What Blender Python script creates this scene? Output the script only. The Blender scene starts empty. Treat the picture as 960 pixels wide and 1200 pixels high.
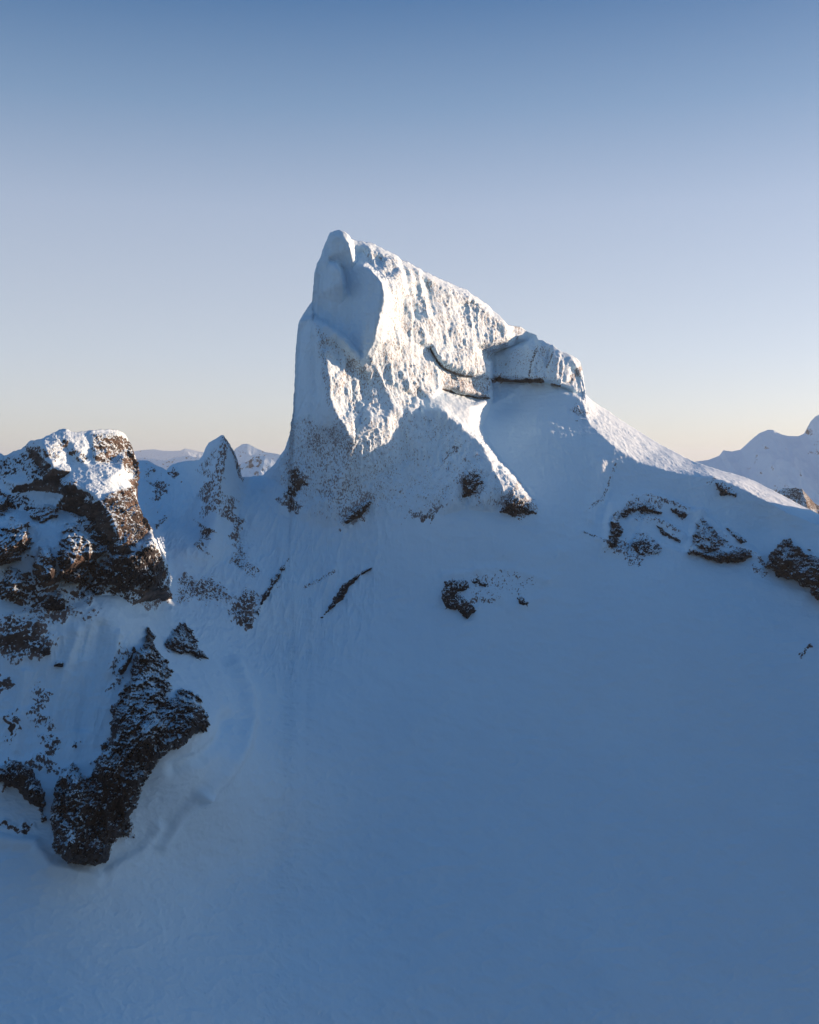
import bpy, bmesh, math, time
import numpy as np
from mathutils import Vector
from mathutils.geometry import delaunay_2d_cdt

T0 = time.time()
R = math.radians
F = 1250.0
PITCH = math.atan(60.0 / F)
CP, SP = math.cos(PITCH), math.sin(PITCH)
SUN_AZ, SUN_EL = R(25), R(6.5)          # azimuth behind the picture's right side, elevation
scene = bpy.context.scene
col = scene.collection
f32 = np.float32


# ------------------------------------------------------------------ maths
def unproject(px, py, d):
    """a bearing (given as photo pixel) at world distance d (metres along Y) -> world point"""
    cx = (px - 480.0) / F
    cz = (600.0 - py) / F
    y = CP + cz * SP
    z = -SP + cz * CP
    return np.stack([cx / y * d, d + 0 * cx, z / y * d], -1)


def _hash(ix, iy, iz, seed):
    h = (ix * np.uint32(374761393) + iy * np.uint32(668265263) + iz * np.uint32(2147483647 - 58) + np.uint32(seed * 974711 + 13))
    h = (h ^ (h >> np.uint32(13))) * np.uint32(1274126177)
    h = (h ^ (h >> np.uint32(16))) * np.uint32(2246822519)
    return h ^ (h >> np.uint32(15))


_G = np.array([[1, 1, 0], [-1, 1, 0], [1, -1, 0], [-1, -1, 0], [1, 0, 1], [-1, 0, 1], [1, 0, -1], [-1, 0, -1],
               [0, 1, 1], [0, -1, 1], [0, 1, -1], [0, -1, -1], [1, 1, 0], [-1, 1, 0], [0, -1, 1], [0, -1, -1]], f32)


def perlin(P, seed=0):
    P = P.astype(f32)
    i = np.floor(P)
    fr = P - i
    i = i.astype(np.int64).astype(np.uint32)
    u = fr * fr * fr * (fr * (fr * 6 - 15) + 10)
    out = 0
    for cx in (0, 1):
        wx = u[..., 0] if cx else 1 - u[..., 0]
        for cy in (0, 1):
            wy = u[..., 1] if cy else 1 - u[..., 1]
            for cz in (0, 1):
                wz = u[..., 2] if cz else 1 - u[..., 2]
                h = _hash(i[..., 0] + np.uint32(cx), i[..., 1] + np.uint32(cy), i[..., 2] + np.uint32(cz), seed) & np.uint32(15)
                g = _G[h]
                out = out + wx * wy * wz * (g[..., 0] * (fr[..., 0] - cx) + g[..., 1] * (fr[..., 1] - cy) + g[..., 2] * (fr[..., 2] - cz))
    return out


def fbm(P, wl, octs=4, seed=0, gain=0.5, ridged=False):
    P = P / np.asarray(wl, f32)
    a, s, o = 1.0, 0.0, 0
    for k in range(octs):
        n = perlin(P, seed + k)
        if ridged:
            n = 1 - 2.2 * np.abs(n)
            n = n * np.abs(n)
        o = o + a * n
        s += a
        a *= gain
        P = P * 2.03 + 17.3
    return o / s


def facets(P, wl, seed=0, amp=1.0):
    """broken rock: every cell is a plane tilted its own way"""
    Q = (P / np.asarray(wl, f32)).astype(f32)
    sh = Q.shape[:-1]
    Q = Q.reshape(-1, 3)
    I = np.floor(Q).astype(np.int64)
    best = np.full(len(Q), 9e9, f32)
    cell = np.zeros(len(Q), np.uint32)
    off = np.zeros((len(Q), 3), f32)
    for dx in (-1, 0, 1):
        for dy in (-1, 0, 1):
            for dz in (-1, 0, 1):
                J = I + np.array([dx, dy, dz])
                U = J.astype(np.uint32)
                h = _hash(U[:, 0], U[:, 1], U[:, 2], seed)
                r = np.stack([(h & np.uint32(255)), (h >> np.uint32(8)) & np.uint32(255), (h >> np.uint32(16)) & np.uint32(255)], -1).astype(f32) / 255
                d = Q - (J + r)
                q = (d * d).sum(1)
                m = q < best
                best[m] = q[m]
                cell[m] = h[m]
                off[m] = d[m]
    h2 = _hash(cell, cell >> np.uint32(7), cell, seed + 77)
    g = np.stack([(h2 & np.uint32(255)), (h2 >> np.uint32(8)) & np.uint32(255), (h2 >> np.uint32(16)) & np.uint32(255)], -1).astype(f32) / 127.5 - 1
    val = (off * g).sum(1) + (g[:, 0] + g[:, 1]) * .25
    return (val * amp).reshape(sh)


def sstep(a, b, x):
    t = np.clip((x - a) / (b - a), 0, 1)
    return t * t * (3 - 2 * t)


def tps_fit(pts, lam=1e-3):
    pts = np.array(pts, float)
    X = pts[:, :2] / 100.0
    v = 1000.0 / pts[:, 2]
    n = len(X)
    d2 = ((X[:, None] - X[None]) ** 2).sum(-1)
    K = 0.5 * d2 * np.log(d2 + 1e-12) + lam * np.eye(n)
    Q = np.hstack([np.ones((n, 1)), X])
    A = np.block([[K, Q], [Q.T, np.zeros((3, 3))]])
    w = np.linalg.solve(A, np.concatenate([v, np.zeros(3)]))

    def ev(px, py):
        sh = px.shape
        x = px.ravel() / 100.0
        y = py.ravel() / 100.0
        o = w[n] + w[n + 1] * x + w[n + 2] * y
        for k in range(n):
            q = (x - X[k, 0]) ** 2 + (y - X[k, 1]) ** 2
            o += w[k] * 0.5 * q * np.log(q + 1e-12)
        return (1000.0 / o).reshape(sh)
    return ev


def inside(poly, px, py):
    r = np.zeros(px.shape, bool)
    n = len(poly)
    for i in range(n):
        x1, y1 = poly[i]
        x2, y2 = poly[(i + 1) % n]
        if y1 == y2:
            continue
        c = ((y1 > py) != (y2 > py)) & (px < (x2 - x1) * (py - y1) / (y2 - y1) + x1)
        r ^= c
    return r


def edge_dist(poly, px, py, closed=True):
    n = len(poly)
    best = np.full(px.shape, 1e9)
    for i in range(n if closed else n - 1):
        x1, y1 = poly[i][:2]
        x2, y2 = poly[(i + 1) % n][:2]
        dx, dy = x2 - x1, y2 - y1
        t = np.clip(((px - x1) * dx + (py - y1) * dy) / (dx * dx + dy * dy + 1e-9), 0, 1)
        best = np.minimum(best, (px - x1 - t * dx) ** 2 + (py - y1 - t * dy) ** 2)
    return np.sqrt(best)


def tin_eval(lines, base, px, py):
    """lines: list of polylines [(x, y, d or None), ...] used as creases; None takes the base value"""
    P, E = [], []
    for ln in lines:
        s = len(P)
        P += list(ln)
        E += [(s + k, s + k + 1) for k in range(len(ln) - 1)]
    xy = [Vector((p[0], p[1])) for p in P]
    vo, eo, fo, ov, oe, of = delaunay_2d_cdt(xy, E, [], 0, 1e-3)
    bd = base(np.array([p[0] for p in P], float), np.array([p[1] for p in P], float))
    dv = np.array([bd[i] if P[i][2] is None else P[i][2] for i in range(len(P))], float)
    D = np.array([np.mean(dv[o]) if len(o) else np.nan for o in [list(o) for o in ov]])
    V = np.array([(v.x, v.y) for v in vo])
    for i in np.where(np.isnan(D))[0]:       # a crossing of two creases: nearest known value
        k = np.argsort(((V - V[i]) ** 2).sum(1) + np.where(np.isnan(D), 1e9, 0))[:2]
        D[i] = D[k].mean()
    out = np.full(px.shape, np.nan)
    for a, b, c in [f[:3] for f in fo]:
        A, B, C = V[a], V[b], V[c]
        m = np.where((px >= min(A[0], B[0], C[0]) - .01) & (px <= max(A[0], B[0], C[0]) + .01) &
                     (py >= min(A[1], B[1], C[1]) - .01) & (py <= max(A[1], B[1], C[1]) + .01))
        if not len(m[0]):
            continue
        x, y = px[m], py[m]
        den = (B[1] - C[1]) * (A[0] - C[0]) + (C[0] - B[0]) * (A[1] - C[1])
        if abs(den) < 1e-9:
            continue
        l1 = ((B[1] - C[1]) * (x - C[0]) + (C[0] - B[0]) * (y - C[1])) / den
        l2 = ((C[1] - A[1]) * (x - C[0]) + (A[0] - C[0]) * (y - C[1])) / den
        l3 = 1 - l1 - l2
        ok = (l1 > -1e-4) & (l2 > -1e-4) & (l3 > -1e-4)
        out[m[0][ok], m[1][ok]] = 1 / (l1[ok] / D[a] + l2[ok] / D[b] + l3[ok] / D[c])
    return out


def blur(A, s):
    if s <= 0:
        return A
    r = int(3 * s) + 1
    k = np.exp(-0.5 * (np.arange(-r, r + 1) / s) ** 2)
    k /= k.sum()
    for ax in (0, 1):
        pad = [(0, 0), (0, 0)]
        pad[ax] = (r, r)
        B = np.pad(A, pad, mode='edge')
        o = 0
        for i, w in enumerate(k):
            sl = [slice(None), slice(None)]
            sl[ax] = slice(i, i + A.shape[ax])
            o = o + w * B[tuple(sl)]
        A = o
    return A


def grid_normals(P):
    du = np.gradient(P, axis=1)
    dv = np.gradient(P, axis=0)
    n = np.cross(dv, du)
    n /= np.linalg.norm(n, axis=-1, keepdims=True) + 1e-12
    return n.astype(f32)


# ------------------------------------------------------------------ objects
def tag(o, label=None, cat=None, group=None, kind=None):
    if label: o['label'] = label
    if cat: o['category'] = cat
    if group: o['group'] = group
    if kind: o['kind'] = kind
    return o


def mesh_from(name, verts, quads, mat, rock=None, normals=None, parent=None, origin=None):
    verts = np.asarray(verts, f32).reshape(-1, 3)
    used = np.zeros(len(verts), bool)
    used[quads.ravel()] = True
    idx = np.cumsum(used) - 1
    verts = verts[used]
    quads = idx[quads]
    if origin is None:
        origin = np.array([verts[:, 0].mean(), verts[:, 1].mean(), verts[:, 2].min()])
    if parent is not None:
        origin = np.array(parent.location)
    me = bpy.data.meshes.new(name)
    me.vertices.add(len(verts))
    me.vertices.foreach_set('co', (verts - origin).astype(f32).ravel())
    nq = len(quads)
    me.loops.add(nq * 4)
    me.loops.foreach_set('vertex_index', quads.astype(np.int32).ravel())
    me.polygons.add(nq)
    me.polygons.foreach_set('loop_start', np.arange(0, nq * 4, 4, dtype=np.int32))
    me.polygons.foreach_set('use_smooth', np.ones(nq, bool))
    me.update(calc_edges=True)
    me.materials.append(mat)
    if rock is not None:
        at = me.attributes.new('rock', 'FLOAT', 'POINT')
        at.data.foreach_set('value', np.asarray(rock, f32).ravel()[used])
    if normals is not None:
        me.normals_split_custom_set_from_vertices(np.asarray(normals, f32).reshape(-1, 3)[used].tolist())
    o = bpy.data.objects.new(name, me)
    col.objects.link(o)
    if parent is None:
        o.location = Vector(origin.tolist())
    else:
        o.parent = parent
    return o


def quad_index(nv, nu):
    i = np.arange((nv - 1) * nu).reshape(nv - 1, nu)[:, :-1]
    return np.stack([i, i + 1, i + 1 + nu, i + nu], -1)     # (nv-1, nu-1, 4)


# ------------------------------------------------------------------ materials
def N(nt, typ, **kw):
    n = nt.nodes.new(typ)
    for k, v in kw.items():
        setattr(n, k, v)
    return n


def math_node(nt, op, a, b=None, clamp=False):
    n = N(nt, 'ShaderNodeMath', operation=op, use_clamp=clamp)
    for i, v in enumerate((a, b)):
        if v is None:
            continue
        if isinstance(v, (int, float)):
            n.inputs[i].default_value = v
        else:
            nt.links.new(v, n.inputs[i])
    return n.outputs[0]


def noise_node(nt, vec, scale, detail=6, rough=0.6, stretch=(1, 1, 1), rot=(0, 0, 0), typ='FBM'):
    mp = N(nt, 'ShaderNodeMapping')
    mp.inputs['Scale'].default_value = stretch
    mp.inputs['Rotation'].default_value = rot
    nt.links.new(vec, mp.inputs['Vector'])
    n = N(nt, 'ShaderNodeTexNoise', noise_dimensions='3D')
    n.inputs['Scale'].default_value = scale
    n.inputs['Detail'].default_value = detail
    n.inputs['Roughness'].default_value = rough
    nt.links.new(mp.outputs[0], n.inputs['Vector'])
    return n.outputs['Fac']


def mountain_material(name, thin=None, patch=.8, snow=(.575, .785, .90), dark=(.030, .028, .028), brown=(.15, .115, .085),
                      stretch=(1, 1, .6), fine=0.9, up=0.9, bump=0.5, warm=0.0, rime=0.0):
    m = bpy.data.materials.new(name)
    m.use_nodes = True
    nt = m.node_tree
    nt.nodes.clear()
    L = nt.links.new
    out = N(nt, 'ShaderNodeOutputMaterial')
    bs = N(nt, 'ShaderNodeBsdfPrincipled')
    L(bs.outputs[0], out.inputs[0])
    geo = N(nt, 'ShaderNodeNewGeometry')
    pos = geo.outputs['Position']
    at = N(nt, 'ShaderNodeAttribute', attribute_name='rock')
    rk = at.outputs['Fac']
    sx = N(nt, 'ShaderNodeSeparateXYZ')
    L(geo.outputs['Normal'], sx.inputs[0])
    nz = sx.outputs['Z']
    n1 = noise_node(nt, pos, 0.16, 7, 0.68, stretch)
    n2 = noise_node(nt, pos, fine, 5, 0.62, stretch, (0, .35, 0))
    # x = rock * (0.9 + 1.6(n1-.5) + 1.6(n2-.5) + up*(.5-nz))
    a = math_node(nt, 'MULTIPLY', math_node(nt, 'SUBTRACT', n1, .5), 1.9)
    b = math_node(nt, 'MULTIPLY', math_node(nt, 'SUBTRACT', n2, .5), 5.2)
    c = math_node(nt, 'MULTIPLY', math_node(nt, 'SUBTRACT', .5, nz), up)
    n5 = noise_node(nt, pos, 0.05, 3, 0.5, (1, 1, 1), (.2, .1, .5))
    c = math_node(nt, 'ADD', c, math_node(nt, 'MULTIPLY', math_node(nt, 'SUBTRACT', n5, .5), patch))
    s = math_node(nt, 'ADD', math_node(nt, 'ADD', a, b), math_node(nt, 'ADD', c, .9))
    x = math_node(nt, 'MULTIPLY', s, rk)
    mr = N(nt, 'ShaderNodeMapRange', interpolation_type='SMOOTHSTEP')
    mr.inputs['From Min'].default_value = .40
    mr.inputs['From Max'].default_value = .56
    L(x, mr.inputs['Value'])
    mask = mr.outputs[0]
    # rock colour: dark strata and lighter brown patches
    n3 = noise_node(nt, pos, 0.07, 8, 0.7, (1, 1, 2.2), (.4, .2, 0))
    cr = N(nt, 'ShaderNodeValToRGB')
    cr.color_ramp.elements[0].position = .46
    cr.color_ramp.elements[0].color = (*dark, 1)
    cr.color_ramp.elements[1].position = .70
    cr.color_ramp.elements[1].color = (*brown, 1)
    L(n3, cr.inputs[0])
    rockcol = cr.outputs[0]
    if thin:
        tm = N(nt, 'ShaderNodeMapRange', interpolation_type='SMOOTHSTEP')
        tm.inputs['From Min'].default_value = .48
        tm.inputs['From Max'].default_value = .80
        L(rk, tm.inputs['Value'])
        tx = N(nt, 'ShaderNodeMix', data_type='RGBA')
        tx.inputs[6].default_value = (*thin, 1)
        L(tm.outputs[0], tx.inputs['Factor'])
        L(cr.outputs[0], tx.inputs[7])
        rockcol = tx.outputs[2]
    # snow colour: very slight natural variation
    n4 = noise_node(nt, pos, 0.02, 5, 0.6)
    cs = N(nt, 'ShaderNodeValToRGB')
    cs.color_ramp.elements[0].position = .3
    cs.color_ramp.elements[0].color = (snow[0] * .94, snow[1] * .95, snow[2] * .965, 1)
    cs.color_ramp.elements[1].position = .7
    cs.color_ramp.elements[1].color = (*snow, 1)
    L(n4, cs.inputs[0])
    mx = N(nt, 'ShaderNodeMix', data_type='RGBA')
    L(mask, mx.inputs['Factor'])
    L(cs.outputs[0], mx.inputs[6])
    L(rockcol, mx.inputs[7])
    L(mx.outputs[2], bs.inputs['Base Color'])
    bs.inputs['Roughness'].default_value = .7
    bs.inputs['Specular IOR Level'].default_value = .25
    # bump: snow grain everywhere, coarse rock relief where rock shows
    g1 = noise_node(nt, pos, 0.5, 6, .6, (1, 1, 1))
    hsum = math_node(nt, 'ADD', math_node(nt, 'MULTIPLY', g1, .25),
                     math_node(nt, 'MULTIPLY', math_node(nt, 'MULTIPLY', n2, rk), 1.6))
    hsum = math_node(nt, 'SUBTRACT', hsum, math_node(nt, 'MULTIPLY', mask, .35))
    bp = N(nt, 'ShaderNodeBump')
    bp.inputs['Strength'].default_value = bump
    bp.inputs['Distance'].default_value = 1.0
    L(hsum, bp.inputs['Height'])
    L(bp.outputs[0], bs.inputs['Normal'])
    return m


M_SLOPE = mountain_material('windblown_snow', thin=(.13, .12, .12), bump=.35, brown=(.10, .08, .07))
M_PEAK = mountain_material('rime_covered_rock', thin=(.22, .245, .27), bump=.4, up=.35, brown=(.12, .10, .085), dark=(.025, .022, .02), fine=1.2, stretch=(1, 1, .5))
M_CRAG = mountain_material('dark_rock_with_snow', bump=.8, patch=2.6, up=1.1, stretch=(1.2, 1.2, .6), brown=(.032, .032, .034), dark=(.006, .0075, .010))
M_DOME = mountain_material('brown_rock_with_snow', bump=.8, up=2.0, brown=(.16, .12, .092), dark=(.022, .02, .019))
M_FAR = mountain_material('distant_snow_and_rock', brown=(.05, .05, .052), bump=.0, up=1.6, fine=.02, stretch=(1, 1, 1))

M_BLOCKER = bpy.data.materials.new('dark_blocking_hill')  # dark tone of the added hill that blocks low sky light
M_BLOCKER.use_nodes = True
_nt = M_BLOCKER.node_tree
_b = _nt.nodes['Principled BSDF']
_b.inputs['Roughness'].default_value = .9
_g = _nt.nodes.new('ShaderNodeNewGeometry')
_n = noise_node(_nt, _g.outputs['Position'], .05, 8, .7)
_r = _nt.nodes.new('ShaderNodeValToRGB')
_r.color_ramp.elements[0].color = (.02, .03, .025, 1)
_r.color_ramp.elements[1].color = (.07, .085, .08, 1)
_nt.links.new(_n, _r.inputs[0])
_nt.links.new(_r.outputs[0], _b.inputs['Base Color'])

# ------------------------------------------------------------------ main mountain: depth field
BASE = [
    (-150, 1300, 318), (100, 1300, 332), (300, 1300, 366), (480, 1300, 402), (700, 1300, 418), (960, 1300, 440), (1110, 1300, 450),
    (-150, 1200, 345), (30, 1200, 353), (250, 1200, 388), (480, 1200, 428), (700, 1200, 446), (960, 1200, 470), (1110, 1200, 480),
    (-150, 1000, 392), (0, 1000, 397), (75, 1000, 402), (200, 1000, 436), (300, 1000, 468), (480, 1000, 496), (700, 1000, 514), (960, 1000, 530),
    (0, 850, 428), (120, 850, 436), (230, 860, 438), (285, 850, 492), (350, 850, 526), (480, 850, 551), (700, 850, 570), (960, 850, 585),
    (0, 760, 446), (100, 750, 456), (200, 750, 502), (290, 750, 566), (400, 750, 590), (550, 750, 600), (700, 750, 606), (850, 750, 618), (960, 750, 625),
    (0, 700, 460), (100, 700, 470), (150, 700, 488), (200, 700, 548), (300, 700, 592), (400, 700, 617), (550, 700, 622), (700, 700, 630), (850, 700, 645), (960, 700, 652),
    (0, 640, 560), (110, 640, 580), (160, 640, 580), (205, 650, 592), (300, 650, 628), (400, 650, 640), (550, 650, 644), (630, 650, 645), (700, 650, 655), (800, 650, 665), (960, 650, 680),
    (0, 590, 620), (120, 590, 640), (200, 600, 655), (255, 630, 632), (300, 600, 660), (410, 610, 654), (520, 610, 655), (600, 600, 664), (650, 600, 672), (700, 600, 690), (800, 600, 705), (900, 610, 707),
    (-120, 575, 640), (200, 560, 688), (165, 545, 692), (240, 560, 678), (290, 560, 700), (315, 560, 700),
    (630, 460, 786), (690, 470, 780), (590, 470, 782), (630, 500, 742), (630, 550, 706), (680, 510, 741), (700, 550, 717), (735, 572, 714), (570, 520, 722),
    (400, 500, 690), (380, 320, 710), (470, 340, 740), (560, 430, 750),
    (722, 525, 735), (747, 541, 732), (779, 551, 728), (810, 558, 724), (835, 561, 721), (860, 569, 716), (891, 584, 710), (922, 600, 704), (960, 616, 698), (1010, 640, 670), (1015, 525, 696), (1120, 520, 700), (1300, 500, 740), (1110, 570, 645), (1300, 540, 620), (1300, 700, 560), (1110, 680, 600), (1300, 1000, 500), (1300, 1300, 470),  # points right of the frame carry the added hump that blocks the sun
]
base_ev = tps_fit(BASE, 2e-4)

SKY_TOWER_L = [(308, 557), (322, 544), (335, 525), (342.5, 503), (344, 479), (345.2, 457), (346, 445), (346.8, 425), (347.6, 402), (349, 388), (351, 376), (357, 366), (366, 353),
               (367.5, 335), (369, 320), (372, 309), (376, 301), (379, 292), (383, 282), (387, 273)]
SKY_TOWER_T = [(392, 270.3), (398, 270), (404, 272), (408, 275), (411, 280), (415, 281), (424, 283), (435, 285), (446, 290), (456, 295), (466, 301), (476, 307), (486, 312), (495, 316), (510, 324), (525, 331),
               (537, 336), (548, 341), (560, 349), (572, 358), (582, 367), (590, 375), (595, 381), (603, 382), (610, 383), (616, 387), (622, 390), (629, 393), (631, 398)]
SKY_BLOCK = [(636, 399), (642, 402), (648, 405), (653, 409), (658, 412), (664, 414), (671, 417), (676, 420), (680, 425), (682, 433), (683.5, 443), (685, 453), (686.5, 463)]
SKY_RIDGE = [(698, 473), (713, 482), (722, 489), (738, 499), (754, 509), (770, 519), (785, 527), (800, 535), (813, 541), (830, 547), (847, 552), (866, 557), (885, 564), (900, 572), (916, 580), (938, 592), (960, 603), (968, 603), (976, 590), (994, 548), (1015, 522), (1060, 518), (1120, 518), (1200, 505), (1300, 500)]  # beyond the right frame edge: hump added to shade the left slope
SKY_LEFT = [(-130, 580), (0, 578), (100, 572), (140, 556), (155, 545), (160, 540), (167, 539), (172, 540), (177, 542), (186, 547), (195, 551), (199, 547), (203, 544), (211, 542), (220, 540), (228, 540),
            (234, 539), (238, 533), (241, 526), (245, 519), (250, 516), (256, 513), (260, 509.5), (262, 510), (266, 517), (270, 523), (275, 531), (278, 543), (281, 552), (283, 559), (290, 559), (300, 558.5)]

TOWER = [
    # silhouette, left edge then the top
    [(300, 557, None), (306, 556, None), (319, 542, 705), (330, 525, 705), (338, 503, 705), (340, 479, 708), (341, 457, 710), (343, 402, 712), (346, 376, 712), (359, 351, 715),
     (363, 320, 715), (371, 301, 715), (378, 283, 715), (386, 266, 712), (398, 265, 710), (410, 267, 712), (416, 274, 730), (426, 278, 738), (435, 280, 742), (457, 289, 752), (477, 300, 762), (497, 310, 772),
     (526, 325, 784), (550, 336, 790), (575, 352, 796), (597, 373, 794), (613, 377, 806), (630, 387, 808), (645, 396, 802), (666, 408, 801), (684, 420, 806), (690, 446, 808), (691, 460, 800)],
    [(424, 286, 714), (440, 292, 715), (457, 301, 720), (477, 313, 728), (497, 323, 738), (526, 340, 750), (550, 350, 760), (572, 367, 770), (588, 380, 777)],
    # summit knob
    [(389, 276, 706), (401, 276, 703), (407, 281, 702), (411, 293, 701), (414, 308, 703)],
    [(412.5, 281, 716), (417, 296, 713), (417.5, 308, 708)],
    [(392, 296, 706), (384, 303, 708)],
    [(376, 320, 711), (374, 345, 711)],
    # arc ledge
    [(384, 308.5, 706), (393, 311, 699), (398, 317, 694), (401, 329, 693), (403, 343, 699)],
    [(386, 306, 711), (397, 308.5, 711), (402, 316, 713), (405, 329, 712), (406, 344, 705)],
    # concave shaded wall between ledge and front rib
    [(414, 315, 706), (413, 350, 703), (412, 385, 700), (418, 405, 696)],
    [(400, 355, 705), (392, 372, 707)], [(380, 362, 710)],
    # front rib crest (light / shade edge)
    [(426, 312, 695), (434, 318, 690), (443, 326, 685), (448, 332, 683), (449, 345, 681), (446, 362, 680), (443, 376, 680), (440, 388, 681), (437, 402, 684), (431, 413, 687), (427, 421, 690)],
    [(428, 309, 708), (438, 316, 706), (447, 323, 700), (452, 331, 694)],
    [(423, 296, 716), (432, 303, 712)],
    # lower left fin
    [(366, 374, 698), (374, 377, 692), (384, 382, 687), (394, 390, 685), (403, 398, 684), (410, 408, 686), (418, 415, 688), (425, 422, 691)],
    [(368, 370, 707), (385, 377, 703), (397, 386, 702), (406, 395, 700), (414, 405, 698), (422, 414, 695)],
    [(355, 385, 708), (352, 410, 707), (351, 450, 704), (350, 490, 700)],
    [(371, 384, 688), (374, 404, 683), (379, 415, 679), (383, 430, 676), (385, 450, 673), (386, 465, 671), (391, 480, 668), (397, 492, 667), (404, 499, 666)],
    [(393, 405, 690), (396, 425, 689), (400, 430, 689)], [(402, 412, 690), (404, 432, 688), (408, 452, 686)], [(410, 430, 694), (412, 460, 690), (409, 478, 684)],
    # main sunlit wall, receding to the right
    [(440, 430, 700), (434, 450, 700), (430, 470, 694), (424, 486, 686)],
    [(462, 340, 700), (456, 370, 696), (454, 400, 699), (456, 430, 706), (462, 455, 706), (466, 470, 702)],
    [(474, 330, 717), (472, 350, 716), (468, 380, 713)],
    [(490, 325, 736), (487, 350, 730), (484, 375, 722), (482, 400, 718), (484, 430, 718), (488, 450, 718), (486, 466, 720)],
    [(500, 335, 740), (508, 352, 740), (513, 368, 735)],
    [(528, 340, 754), (528, 362, 750), (530, 385, 744), (528, 405, 741)],
    [(552, 353, 766), (552, 380, 760), (556, 405, 755), (566, 425, 760)],
    [(578, 370, 780), (582, 385, 777), (586, 400, 776)], [(604, 393, 800), (592, 396, 782)],
    # undercuts
    [(504, 400, 729), (515, 419, 728), (531, 430, 735), (544, 434, 742), (556, 437, 750), (572, 438, 762)],
    [(503, 409, 733), (514, 427, 738), (530, 438, 747), (544, 441, 753), (556, 444, 760), (573, 446, 772)],
    [(508, 430, 730), (514, 440, 730), (519, 452, 732), (530, 453, 738), (545, 459, 746), (561, 462, 756), (572, 461, 768)],
    [(518, 458, 740), (540, 464, 756), (561, 468, 768), (574, 468, 768)],
    # snow shelf behind the rib
    [(490, 474, 714), (505, 468, 718), (530, 470, 724), (552, 476, 728), (561, 474, 736)],
    [(519, 478, 711), (533, 487, 712), (550, 503, 713), (569, 521, 714), (584, 540, 708), (602, 557, 698), (633, 598, None)],
    [(550, 490, 719)], [(492, 484, 709), (480, 474, 709)],
    # rib crest
    [(435, 491, 682), (452, 492, 690), (470, 479, 702), (485, 476, 706), (492, 486.5, 704), (503, 480, 705), (518, 481, 703), (531, 491, 700), (548, 507, 695), (560, 517, 689), (567, 524, 686), (582, 543, 687), (599, 560, 678), (612, 580, 667), (629, 602, None)],
    # lower wall
    [(350, 520, 694), (343, 545, 692), (330, 568, 688)], [(370, 500, 684), (366, 540, 680), (350, 575, 676)],
    [(412, 520, 670), (405, 550, 664), (398, 580, 658)], [(440, 520, 680), (436, 560, 671), (440, 590, 661)],
    [(470, 505, 698), (470, 540, 688), (476, 580, 668)], [(515, 505, 701), (510, 540, 687), (505, 580, 664)],
    [(548, 521, 688), (542, 560, 670), (530, 590, 658)], [(578, 556, 668), (565, 585, 658)],
    [(595, 575, 664)],
    # foot
    [(300, 575, None), (320, 600, None), (350, 610, None), (385, 620, None), (412, 619, None), (440, 606, None), (480, 610, None), (515, 606, None), (545, 596, None), (580, 600, None), (610, 608, None), (635, 606, None)],
    # block
    [(577, 424, 800), (583, 417, 800), (604, 408, 800), (623, 402, 799), (631, 401, 796), (642, 405, 792), (656, 413, 791), (668, 421, 790), (676, 430, 793), (681, 445, 799)],
    [(574, 420, 802), (582, 413, 808), (603, 404, 812), (620, 399, 810)],
    [(578, 438, 793), (590, 440, 790), (606, 441, 786), (622, 442, 782), (636, 443, 779), (650, 446, 781), (660, 450, 783), (672, 456, 788)],
    [(576, 446, 804), (590, 447, 802), (606, 447.5, 799), (622, 447.5, 795), (637, 447, 792), (650, 450.5, 793), (660, 454, 793), (673, 461, 793)],
    [(628, 410, 791), (624, 425, 786), (621, 437, 784)], [(648, 418, 784), (644, 432, 781)], [(646, 412, 791), (640, 430, 786)], [(664, 428, 786), (663, 442, 786)], [(598, 420, 795)],
    [(670, 432, 795), (668, 448, 792)],
    [(573, 424, 768), (573.5, 440, 764), (572.5, 462, 756)],
    [(577, 430, 800), (577, 441, 796), (577, 455, 800), (577, 470, 786)],
    [(575, 474, None), (610, 458, None), (640, 453, None), (662, 462, None), (694, 474, None)],
    [(562, 484, 742), (566, 500, 738), (577, 523, None), (600, 548, None), (640, 596, None)],
]
TOWER = [[(x, y, None if d is None else d - 26 * min(max((575 - x) / 125., 0), 1) * min(max((600 - y) / 100., 0), 1)) for x, y, d in ln] for ln in TOWER]
TOWER_POLY = [(300, 552), (315, 535), (325, 520), (333, 480), (336, 380), (355, 345), (360, 300), (380, 262), (415, 262), (500, 305), (600, 370), (640, 385), (690, 412), (696, 473),
              (662, 462), (640, 453), (610, 458), (575, 474), (563, 500), (575, 523), (600, 548), (640, 596), (635, 606), (610, 608), (580, 600), (545, 596), (515, 606), (480, 610), (440, 606), (412, 619), (385, 620), (350, 610), (320, 600), (300, 575)]

RIDGE = [
    [(686, 460, 794), (713, 475, 822), (754, 502, 820), (785, 520, 815), (813, 535, 800), (847, 546, 785), (885, 558, 775), (916, 573, 765), (965, 598, 755), (985, 600, 700)],
    [(676, 486, None), (690, 496, None), (701, 506, None), (722, 525, None), (747, 541, None), (779, 551, None), (810, 558, None), (835, 561, None), (860, 569, None), (891, 584, None), (922, 600, None), (960, 616, None), (985, 622, None)],
    [(682, 470, None)],
]
RIDGE_POLY = [(684, 455)] + [(x, y) for x, y, _ in RIDGE[0][1:]] + [(x, y) for x, y, _ in RIDGE[1][::-1]] + [(682, 470)]
RIDGE_POLY = [(x, y - (3 if i < 11 and i > 0 else 0)) for i, (x, y) in enumerate(RIDGE_POLY)]

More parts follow.
